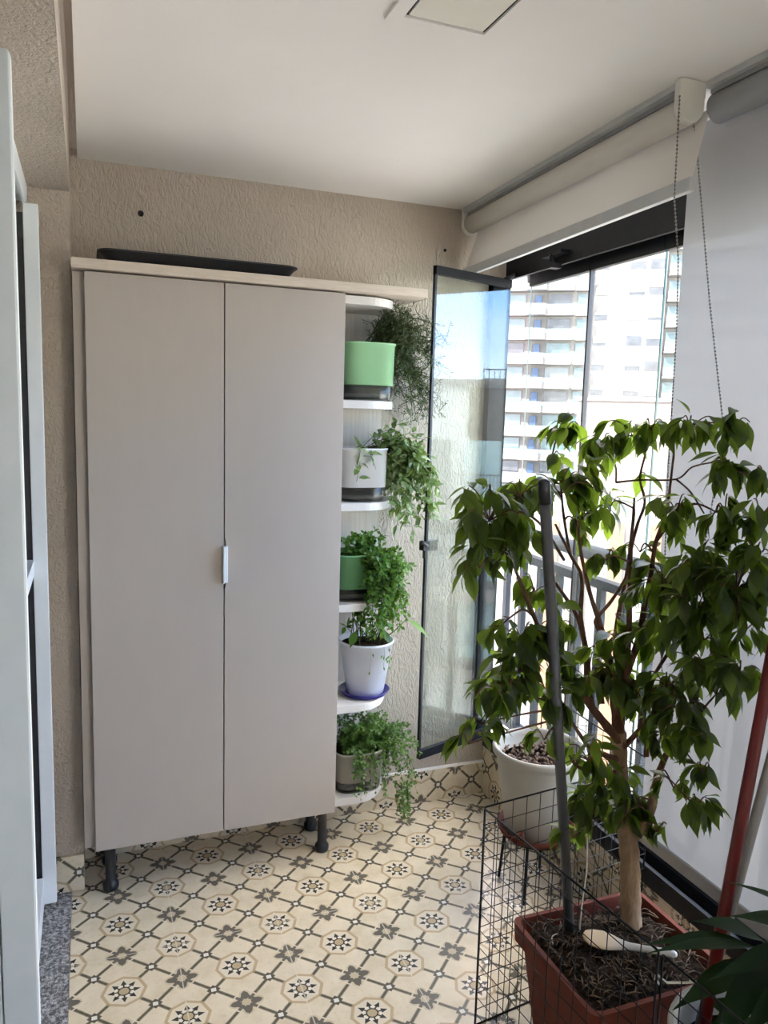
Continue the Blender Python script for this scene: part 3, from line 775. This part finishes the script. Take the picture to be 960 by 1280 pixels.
limb(bw, [(776,935,0),(772,900,.0),(768,868,.01),(770,835,.02)], .017, .010, 10)
limb(bw, [(823,968,-.05),(832,945,-.06),(846,922,-.08),(866,905,-.1)], .009, .004)
limb(bw, [(838,936,-.06),(846,914,-.05),(850,890,-.03)], .006, .003)
limb(bw, [(776,930,0),(758,907,-.03),(740,885,-.06),(720,855,-.09),(705,832,-.11),(682,802,-.15),(668,772,-.17),(650,727,-.19),(636,690,-.2)], .012, .003)
limb(bw, [(740,885,-.06),(734,850,-.02),(732,812,.02),(722,772,.05),(707,747,.06),(694,728,.05)], .009, .004)
limb(bw, [(736,850,-.02),(733,815,0),(726,772,.0),(727,722,-.02),(712,692,-.04),(694,655,-.05)], .008, .003)
limb(bw, [(772,880,.01),(771,840,.04),(770,790,.07),(783,722,.09),(790,665,.1),(793,622,.1)], .010, .003)
limb(bw, [(770,868,.0),(760,815,-.06),(750,780,-.09),(737,740,-.1),(726,690,-.12),(722,650,-.13)], .009, .003)
limb(bw, [(752,880,0),(746,827,.03),(749,790,.05),(745,775,.06),(765,750,.08),(785,715,.1),(786,680,.1)], .008, .003)
limb(bw, [(776,905,0),(781,845,-.05),(786,790,-.08),(787,740,-.1),(789,680,-.11),(793,637,-.12)], .010, .003)
limb(bw, [(782,845,-.05),(798,800,-.06),(806,755,-.07),(814,714,-.08),(820,677,-.08),(833,640,-.09),(838,605,-.09)], .009, .003)
limb(bw, [(833,640,-.09),(850,634,-.12),(872,630,-.15),(895,640,-.18)], .004, .002)
limb(bw, [(820,677,-.08),(845,648,-.04),(868,648,0)], .004, .002)
limb(bw, [(788,690,.1),(797,655,.08),(806,628,.06),(800,598,.05),(806,570,.04),(808,550,.03)], .0045, .002)
limb(bw, [(770,603,.06),(800,600,.05),(845,599,0),(865,584,-.03),(890,578,-.05)], .0028, .0018)
limb(bw, [(845,599,0),(863,615,-.02),(880,642,-.06)], .0025, .0018)
limb(bw, [(781,932,0),(800,912,-.03),(819,887,-.05),(828,868,-.06)], .008, .004)
limb(bw, [(819,887,-.05),(836,868,-.08),(848,858,-.1)], .005, .003)
limb(bw, [(808,945,-.04),(811,916,-.05),(830,899,-.07),(842,888,-.08)], .007, .003)
limb(bw, [(800,912,-.03),(810,860,.0),(838,812,.02),(862,780,0)], .006, .003)
limb(bw, [(775,950,0),(752,942,-.05),(735,932,-.08),(716,905,-.12),(700,885,-.15)], .008, .003)
limb(bw, [(778,965,0),(745,965,-.06),(722,958,-.1),(712,945,-.12)], .007, .003)
limb(bw, [(720,855,-.09),(700,815,-.14),(690,790,-.17),(688,765,-.18)], .005, .0025)
limb(bw, [(668,772,-.17),(655,762,-.2),(640,770,-.22),(626,782,-.24)], .003, .0018)
limb(bw, [(705,700,-.04),(680,660,-.1),(655,640,-.16),(630,630,-.2)], .004, .002)
limb(bw, [(712,692,-.04),(704,640,.0),(700,600,.03),(690,570,.05)], .004, .002)
limb(bw, [(838,605,-.09),(842,570,-.1),(846,545,-.1),(880,530,-.12),(915,527,-.14)], .003, .0016)
limb(bw, [(830,899,-.07),(852,862,-.1),(880,838,-.14),(905,820,-.16)], .004, .002)
limb(bw, [(866,905,-.1),(880,885,-.12),(895,868,-.13)], .004, .002)
tr.build('trunk','trunk',pt)

# leaf sprays: (px,py,rx,ry,leaves,depth offset)
clusters = [
 (612,650,46,50,70,-.2),(588,690,22,40,16,-.22),(640,680,32,45,34,-.18),(650,622,40,25,32,-.12),(600,710,20,25,10,-.22),
 (700,618,45,32,40,-.05),(722,655,26,38,20,.02),(690,575,14,10,4,.05),(668,740,26,26,13,-.14),
 (706,538,34,15,20,.04),(752,560,34,26,24,.04),(785,545,26,26,22,.03),(812,540,22,22,16,.0),(862,535,40,13,22,-.1),(915,535,26,15,18,-.14),
 (795,600,16,10,3,.03),(905,588,22,28,20,-.05),(942,596,14,14,7,-.06),(730,600,38,24,18,.0),
 (762,636,32,32,26,.06),(846,640,28,30,24,-.08),(905,648,26,34,30,-.15),(800,690,24,26,10,.08),(758,700,22,40,12,-.1),
 (830,735,44,34,46,-.05),(872,715,46,40,54,-.1),(920,740,40,52,60,-.16),(945,700,26,46,30,-.2),(870,765,50,28,44,-.05),(930,790,26,24,14,-.15),
 (820,790,34,30,32,.0),(770,800,26,44,20,-.09),(855,800,26,20,10,.02),
 (652,800,46,30,42,-.2),(690,790,28,30,20,-.16),(620,860,36,30,26,-.22),(650,840,40,40,32,-.2),(600,905,22,24,10,-.24),(585,930,26,16,8,-.25),(690,870,34,45,30,-.15),(680,925,24,28,12,-.16),
 (735,850,30,30,18,-.1),(770,850,34,30,34,-.06),(795,870,26,34,26,-.06),(745,820,16,22,8,-.02),
 (832,862,36,26,34,-.09),(880,838,36,18,34,-.14),(925,842,28,14,18,-.17),(905,870,14,18,6,-.16),(855,890,40,24,40,-.1),(830,920,30,22,24,-.06),(868,920,28,16,16,-.1),
 (760,985,36,34,34,-.06),(735,1010,26,22,20,-.08),(780,1020,26,22,20,-.05),(716,1048,22,16,10,-.1),(800,1005,20,22,12,-.04),(735,950,26,30,22,-.12),
 (842,985,26,14,10,-.08),(878,965,22,14,10,-.12),(870,1010,36,16,20,-.12),(822,1040,16,18,8,-.03),(700,830,30,20,14,-.1),
 (880,800,30,20,14,-.1),(950,650,20,30,14,-.2),(945,745,20,30,16,-.2),
]
lf = MB()
DN = V((0,0,-1))
for cx, cy, rx, ry, n, dz in clusters:
    n = round(n*1.45)
    while at(cx+rx*.8,cy,D0+dz).x > 1.335: dz -= .01
    ctr = at(cx,cy,D0+dz); depth_r = max(rx,ry)*.0014
    # tie the spray to the nearest thick wood below it
    best = min(sk, key=lambda q: (q[0]-ctr).length + (0.25 if q[0].z > ctr.z+.03 else 0))
    m1 = best[0].lerp(ctr,.5)+V((rnd(-.015,.015),rnd(-.015,.015),rnd(.0,.03)))
    if (best[0]-ctr).length > .03: bw.tube(smooth([best[0],m1,ctr],4), [.0026]*4+[.002]*4+[.0016], 5)
    k = max(1, round(n/7)); tw = []
    for j in range(k):
        an = 2*PI*j/k + rnd(-.4,.4); rr = rnd(.35,1)
        e = at(cx+rx*rr*math.cos(an), cy-8+ry*rr*math.sin(an), D0+dz+rnd(-1,1)*depth_r)
        if e.x > 1.355: e.x = 1.355-rnd(0,.06)
        mid = ctr.lerp(e,.55)+V((0,0,.015)); P = smooth([ctr,mid,e],4); bw.tube(P, [.0015]*(len(P)-1)+[.0008], 4, cap=False); tw.append(P)
    for i in range(n):
        P = tw[i % k]; t = rnd(.15,1)*(len(P)-1); a = min(int(t),len(P)-2); p = P[a].lerp(P[a+1], t-a)
        ax = (P[a+1]-P[a]).normalized(); sgn = 1 if i % 2 else -1
        sd = ax.cross(V((0,0,1))); sd = sd.normalized() if sd.length > .1 else V((1,0,0))
        d = (ax*.45 + sd*sgn*rnd(.3,.8) + DN*rnd(.15,1.15) + rdir()*.3).normalized()
        L = rnd(.050,.078)
        if p.x + d.x*L > 1.362: d.x = -abs(d.x)*.3; d.normalize()
        if p.x > 1.36: p.x = 1.36
        lf.leaf(p + d*.005, d, (V((0,0,1)) + rdir()*.5), L, L*rnd(.36,.45), rnd(.3,.9), .22, 7)
bw.build('branches','twig',pt); lf.build('foliage','leaf_tree',pt)
# tie string
sg = MB(); p = [at(734,1046,1.90),at(733,1090,1.91),at(728,1125,1.92),at(725,1150,1.94)]; p[-1].z = .286
sg.tube(smooth(p,6),.0022,6); e = p[-1]; sg.tube(smooth([e, e+V((-.035,.01,.004)), e+V((-.07,.012,.002)), e+V((-.085,-.012,.0))],4),.0016,5)
tag(sg.build('twine','string'), 'white twine hanging from a low leaf spray down to the planter soil', 'string')

# sticks
def stick(name, lab, cat, a, b, r, mt_, cap=None, capl=.03):
    a, b = V(a), V(b); o = thing(name, lab, cat, tuple(a)); d = (b-a).normalized()
    MB().tube([a, b], r, 20).build('shaft', mt_, o)
    if cap:
        MB().tube([b-d*capl, b+d*.003, b+d*.007, b+d*.010], [r*1.10,r*1.10,r*.85,r*.3], 20).build('end_cap', cap, o)
    return o
stick('broom_handle', 'dark grey metal broomstick with black cap stuck upright in the planter soil', 'broomstick', (1.118,1.502,.262), tuple(at(680,604,1.66)), .0125, 'grey_stick', 'black_plastic', .045)
stick('broom_handle', 'red metal broomstick leaning in the pot nearest the camera', 'broomstick', (1.150,1.095,.302), (1.330,1.13,1.45), .0125, 'red_metal')
stick('broom_handle', 'silver grey broomstick close behind the red one', 'broomstick', (1.188,1.136,.302), (1.358,1.064,1.45), .0105, 'silver_stick')

# spoon lying on the soil
spn = MB(); ax = (V((1.265,1.318,0))-V((1.129,1.444,0))); L = ax.length; angs = math.atan2(ax.y,ax.x)
prof = [(-.045,.002),(-.040,.018),(-.025,.031),(0,.036),(.022,.031),(.045,.019),(.065,.011),(.10,.0085),(.14,.009),(.165,.0095),(.172,.006),(.174,.001)]
rings = []
for x, w in prof:
    dip = .006 if -.035 < x < .03 else 0
    zc = .006 + (.012 if x > .05 else 0)*min(1,(x-.05)/.1 if x > .05 else 0)
    th_ = .007 if x < .05 else .0075
    rings.append([(x, w*math.cos(2*PI*k/16), zc + (th_ if math.sin(2*PI*k/16) < 0 else th_-dip*.8)*math.sin(2*PI*k/16)*min(1,w/.009)) for k in range(16)])
loft(spn, rings); spn.sm = [True]*len(spn.sm)
o = spn.build('wooden_spoon','spoon'); o.location = (1.152,1.425,.304); o.rotation_euler = (0,0,angs)
tag(o, 'bleached wooden spoon lying on the planter soil', 'spoon')

# ------------------------------------------------------------------ white floor pot on a stand
wx, wy, wz = 1.375, 2.075, .205
stn = thing('plant_stand', 'low black wire stand carrying the white floor pot', 'plant stand', (wx,wy,0))
def ring(r, z, n=40): return [(wx+r*math.cos(2*PI*k/n), wy+r*math.sin(2*PI*k/n), z) for k in range(n+1)]
MB().tube(ring(.10,wz-.010),.005,8,cap=False).build('ring','black_metal',stn)
for k in range(4):
    an = PI/4+PI/2*k; MB().tube([(wx+.10*math.cos(an),wy+.10*math.sin(an),wz-.010),(wx+.115*math.cos(an),wy+.115*math.sin(an),.004)],.005,8).build('leg','black_metal',stn)
cr = MB(); cr.tube([(wx-.1,wy,wz-.010),(wx+.1,wy,wz-.010)],.004,6); cr.tube([(wx,wy-.1,wz-.010),(wx,wy+.1,wz-.010)],.004,6); cr.build('cross_bars','black_metal',stn)
tag(MB().lathe([(.100,0),(.118,.004),(.128,.026),(.124,.026),(.112,.008),(0,.006)], (wx,wy,wz-.004), 40).build('saucer','terracotta'), 'terracotta saucer under the big white pot in the corner', 'saucer')
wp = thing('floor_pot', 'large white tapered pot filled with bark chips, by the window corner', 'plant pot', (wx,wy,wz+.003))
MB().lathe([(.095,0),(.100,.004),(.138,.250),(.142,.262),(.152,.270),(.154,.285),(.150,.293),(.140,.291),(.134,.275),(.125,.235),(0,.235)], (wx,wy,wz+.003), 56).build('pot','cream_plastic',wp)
ch = MB()
for i in range(330):
    r = .122*math.sqrt(random.random()); an = rnd(0,2*PI)
    ch.ball((wx+r*math.cos(an), wy+r*math.sin(an), wz+.243+rnd(0,.018)), rnd(.005,.010), 6, 0, (1,rnd(.5,.9),rnd(.4,.8)), Quaternion(rdir(), rnd(0,3)).to_matrix())
MB().lathe([(.128,.238),(0,.242)],(wx,wy,wz+.003),32).build('soil','soil',wp)
ch.build('bark_chips','chips',wp)
cl = MB(); q = V((1.262,1.985,.262)); cl.tube([q,q+V((.012,-.004,-.03)),q+V((.03,-.008,-.05))],[.010,.008,.003],8); cl.tube([q+V((-.002,0,.0)),q+V((-.05,-.012,-.008))],.002,5)
cl.build('red_clip','terracotta',wp)['label'] = 'dull red clip with a white tie at the pot foot'

# ------------------------------------------------------------------ nearest pot with dark plant
nx, ny = 1.215, 1.02
np_ = thing('potted_plant', 'grey-white round pot with dark glossy long leaves and broomsticks stuck in it', 'potted plant', (nx,ny,0))
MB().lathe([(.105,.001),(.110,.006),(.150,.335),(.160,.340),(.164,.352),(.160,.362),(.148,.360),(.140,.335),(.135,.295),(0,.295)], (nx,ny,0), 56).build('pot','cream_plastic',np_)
MB().lathe([(.139,.300),(.06,.306),(0,.308)],(nx,ny,0),40).build('soil','soil',np_)
fo = MB(); st = MB()
hub = V((1.275,1.03,.52)); st.tube(smooth([V((1.25,1.01,.30)),V((1.27,1.02,.42)),hub],5),[.006]*10+[.004],8)
hub2 = V((1.30,.93,.60)); st.tube(smooth([V((1.26,1.0,.30)),V((1.29,.97,.45)),hub2],5),[.006]*10+[.004],8)
def shoot(h, tip, W, dr=.5, up=V((0,-.3,1))):
    h = V(h); tip = V(tip); d = tip-h; p = h + d*.22 + V((0,0,.012)); st.tube([h,h.lerp(p,.6)+V((0,0,.006)),p],[.0028,.0022,.0015],6); big(p, tip, W, fo, dr, up)
# leaves surveyed by where their tips point
for tp, W, D in (((826,1180,),.034,1.40),((830,1190),.026,1.36),((905,1290),.050,1.33),((858,1262),.05,1.36),((950,1265),.055,1.30),((880,1150),.040,1.46),((930,1230),.05,1.42),((985,1190),.045,1.35),((900,1310),.05,1.28)):
    shoot(hub, at(*tp,D), W)
for tp, W, D in (((930,1100),.020,1.36),((925,1145),.040,1.40),((985,1240),.05,1.22),((940,1300),.05,1.25),((1000,1120),.045,1.30),((960,1330),.05,1.2),((905,1225),.045,1.3)):
    shoot(hub2, at(*tp,D), W)
for tp in ((1.10,1.0,.42),(1.18,.92,.40),(1.34,1.10,.45),(1.12,1.06,.37),(1.16,1.1,.40),(1.25,.88,.42),(1.32,.9,.5),(1.2,1.12,.47)):
    shoot(V((1.24,1.01,.36)), tp, .05)
st.build('stems','vine',np_); fo.build('foliage','leaf_dark',np_)

# ------------------------------------------------------------------ the city outside
def frame(px, py, d):
    """world matrix of a facade seen at depth d: x right, y away, z up, origin at the surveyed point"""
    o = at(px,py,d); away = V((o.x-EYE.x,o.y-EYE.y,0)).normalized(); r = V((away.y,-away.x,0))
    return Matrix(((r.x,away.x,0,o.x),(r.y,away.y,0,o.y),(0,0,1,o.z),(0,0,0,1)))
# balcony tower
k = 92/FPX
F1 = frame(727,526,92)
ta = thing('apartment_tower', 'white apartment tower with stacked teal glazed balconies and blue panels', 'building', tuple(F1.translation))
def fb(mb, a, b, mt_, mi=0): return mb.box(a, b, mi, mt_)
def ux(px): return (px-727)*k
fb(MB(), (ux(540),1.5,-30), (ux(727),14,34), F1).build('body','ext_white',ta)
for fl in range(-4,10):
    z = fl*2.87 + 1.0
    for (xa, xb, dep) in ((600,652,0),(652,676,-.7),(676,709,0),(712,726,.4)):
        m_ = MB(); fb(m_, (ux(xa),dep,z-.15), (ux(xb),1.6,z+.12), F1); fb(m_, (ux(xa),dep,z+.12), (ux(xb),dep+.15,z+(1.15 if xa == 652 else .45)), F1); bal = m_.build('balcony','ext_white',ta)
        if xa != 652: fb(MB(), (ux(xa),dep+.02,z+.45), (ux(xb),dep+.10,z+1.15), F1).build('balustrade','ext_rail',bal)
        if xa != 652: fb(MB(), (ux(xa+2),1.3 if dep >= 0 else .9,z+.15), (ux(xb-2),1.5,z+2.45), F1).build('glazing',random.choice(['ext_teal','ext_teal','ext_rail','ext_dark']) if xa != 712 else 'ext_teal',ta)
    fb(MB(), (ux(662),.9,z+.6), (ux(670),1.5,z+2.3), F1).build('blue_panel','ext_blue',ta)
F2 = frame(728,526,95); k2 = 95/FPX
tb = thing('apartment_tower', 'plain white apartment tower with rows of small shuttered windows', 'building', tuple(F2.translation))
def u2(px): return (px-728)*k2
fb(MB(), (u2(728),0,-30), (u2(816),14,36), F2).build('body','ext_white',tb)
fb(MB(), (u2(816),.8,-30), (u2(1010),15,36), F2).build('side_wing','ext_white',tb)
for fl in range(-3,10):
    z = fl*2.97 + .2
    for xa, xb, sh in ((735,750,.45),(774,792,.55),(797,814,.25)):
        w = fb(MB(), (u2(xa),-.05,z), (u2(xb),.15,z+1.15), F2).build('window','ext_dark',tb)
        s_ = random.choice((0,.3,.55,.75,1.0)) if random.random() < .8 else sh
        if s_: fb(MB(), (u2(xa),-.12,z+1.15*(1-s_)), (u2(xb),-.04,z+1.2), F2).build('shutter','ext_shutter',w)
    for xa, xb in ((818,850),(862,900),(912,950)):
        m_ = MB(); fb(m_, (u2(xa),-.9,z-.9), (u2(xb),.8,z-.62), F2); fb(m_, (u2(xa),-.9,z-.62), (u2(xb),-.75,z-.2), F2); b2 = m_.build('balcony','ext_white',tb)
        fb(MB(), (u2(xa),-.85,z-.2), (u2(xb),-.78,z+.4), F2).build('balustrade','ext_rail',b2)
        fb(MB(), (u2(xa+2),.6,z-.55), (u2(xb-2),.8,z+1.7), F2).build('glazing','ext_teal',tb)
F3 = frame(722,500,48); k3 = 48/FPX
bk = thing('rooftop_block', 'blank pale pink rooftop wall below the white tower', 'building', tuple(F3.translation))
fb(MB(), (0,0,-25), (15,10,0), F3).build('wall','ext_pink',bk); fb(MB(), (-.15,-.15,-.02), (15.15,.3,.22), F3).build('coping','ext_white',bk)
fb(MB(), (0,-.05,-2.2), (15,.02,-2.1), F3).build('band','ext_white',bk)
F4 = frame(700,650,30); k4 = 30/FPX
lb = thing('low_building', 'low white building with peach pilasters beyond the guard rail', 'building', tuple(F4.translation))
fb(MB(), (-4.2,0,-14), (7,9,.2), F4).build('wall','ext_white',lb)
for x in (-.55,.55,1.9,3.4):
    fb(MB(), (x,-.25,-14), (x+.5,.05,0), F4).build('pilaster','ext_peach',lb)
for z in (-2.4,-5.2,-8.0):
    for x in (-3.4,-2.2,1.2,2.6): 
        w = fb(MB(), (x,-.06,z), (x+.55,.05,z+1.3), F4).build('window','ext_shutter',lb); fb(MB(), (x-.05,-.14,z-.1), (x+.6,.02,z), F4).build('window_sill','ext_white',w)
# neighbour block mirrored in the open leaf: laid out from the mirror image of the viewpoint
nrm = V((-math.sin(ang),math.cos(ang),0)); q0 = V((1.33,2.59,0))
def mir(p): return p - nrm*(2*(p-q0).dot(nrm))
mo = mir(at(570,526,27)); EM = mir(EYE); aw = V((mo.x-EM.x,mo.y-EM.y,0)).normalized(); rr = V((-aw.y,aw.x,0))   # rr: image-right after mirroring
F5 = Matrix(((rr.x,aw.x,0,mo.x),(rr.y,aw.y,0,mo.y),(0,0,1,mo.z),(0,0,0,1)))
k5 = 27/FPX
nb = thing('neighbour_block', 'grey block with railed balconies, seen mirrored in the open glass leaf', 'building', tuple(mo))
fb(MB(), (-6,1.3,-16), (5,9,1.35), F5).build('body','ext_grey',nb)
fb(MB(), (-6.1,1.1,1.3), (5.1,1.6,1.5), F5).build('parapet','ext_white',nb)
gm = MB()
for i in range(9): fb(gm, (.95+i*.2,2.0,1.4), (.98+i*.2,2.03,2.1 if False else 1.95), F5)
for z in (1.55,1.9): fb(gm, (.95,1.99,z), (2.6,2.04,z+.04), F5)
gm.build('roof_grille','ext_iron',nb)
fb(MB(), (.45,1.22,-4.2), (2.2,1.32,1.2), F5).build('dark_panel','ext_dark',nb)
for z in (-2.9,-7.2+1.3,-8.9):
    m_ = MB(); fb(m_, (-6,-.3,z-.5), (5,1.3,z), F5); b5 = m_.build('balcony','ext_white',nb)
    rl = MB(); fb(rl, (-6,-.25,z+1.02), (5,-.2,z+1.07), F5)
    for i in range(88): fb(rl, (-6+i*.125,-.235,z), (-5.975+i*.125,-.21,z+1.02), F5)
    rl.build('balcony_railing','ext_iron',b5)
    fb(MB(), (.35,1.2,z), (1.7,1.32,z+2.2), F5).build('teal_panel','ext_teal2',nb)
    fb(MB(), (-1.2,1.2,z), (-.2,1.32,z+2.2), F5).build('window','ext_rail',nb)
struct(B((-60,-60,-22.2),(140,160,-22)).build('street_ground','asphalt'), 'street level far below the balcony', 'ground')

# ------------------------------------------------------------------ light
w = bpy.data.worlds.new('sky'); bpy.context.scene.world = w; w.use_nodes = True; nt = w.node_tree; nt.nodes.clear()
o = nt.nodes.new('ShaderNodeOutputWorld'); bg = nt.nodes.new('ShaderNodeBackground'); nt.links.new(bg.outputs[0], o.inputs[0])
tc = nt.nodes.new('ShaderNodeTexCoord'); sp = nt.nodes.new('ShaderNodeSeparateXYZ'); nt.links.new(tc.outputs['Generated'], sp.inputs[0])
sky = ramp(nt, sp.outputs[2], ((0,(.38,.47,.58)), (.10,(.17,.31,.56)), (.35,(.125,.26,.55)), (1,(.08,.18,.46))))
mp = nt.nodes.new('ShaderNodeMapping'); mp.inputs['Scale'].default_value = (1,1,2.2); nt.links.new(tc.outputs['Generated'], mp.inputs[0])
cl_ = noise(nt, mp.outputs[0], 3.2, 7, .58, .3)
cf = ramp(nt, cl_, ((.40,(0,0,0)), (.58,(1,1,1))))
vd = nt.nodes.new('ShaderNodeVectorMath'); vd.operation = 'DOT_PRODUCT'; nt.links.new(tc.outputs['Generated'], vd.inputs[0]); vd.inputs[1].default_value = (.89,-.41,.20)
clear = ramp(nt, vd.outputs['Value'], ((.80,(1,1,1)), (.97,(.12,.12,.12))))
nt.links.new(mixc(nt, X(nt, cf)*X(nt, clear), sky, (1.08,.885,.71)), bg.inputs[0]); bg.inputs[1].default_value = 1.0
sun = bpy.data.lights.new('sun','SUN'); sun.energy = 1.0; sun.angle = .0093; sun.color = (1,.955,.89)
so = bpy.data.objects.new('sun', sun); C.objects.link(so)
so.rotation_euler = V((-.72,-.42,.62)).to_track_quat('Z','Y').to_euler(); so.location = (-5,-5,10)

sc = bpy.context.scene
sc.view_settings.view_transform = 'Standard'; sc.view_settings.look = 'None'; sc.view_settings.gamma = 1; sc.view_settings.use_curve_mapping = False
sc.view_settings.exposure = 4.3
sc.cycles.max_bounces = 10; sc.cycles.diffuse_bounces = 6; sc.cycles.transparent_max_bounces = 24; sc.cycles.sample_clamp_indirect = 12
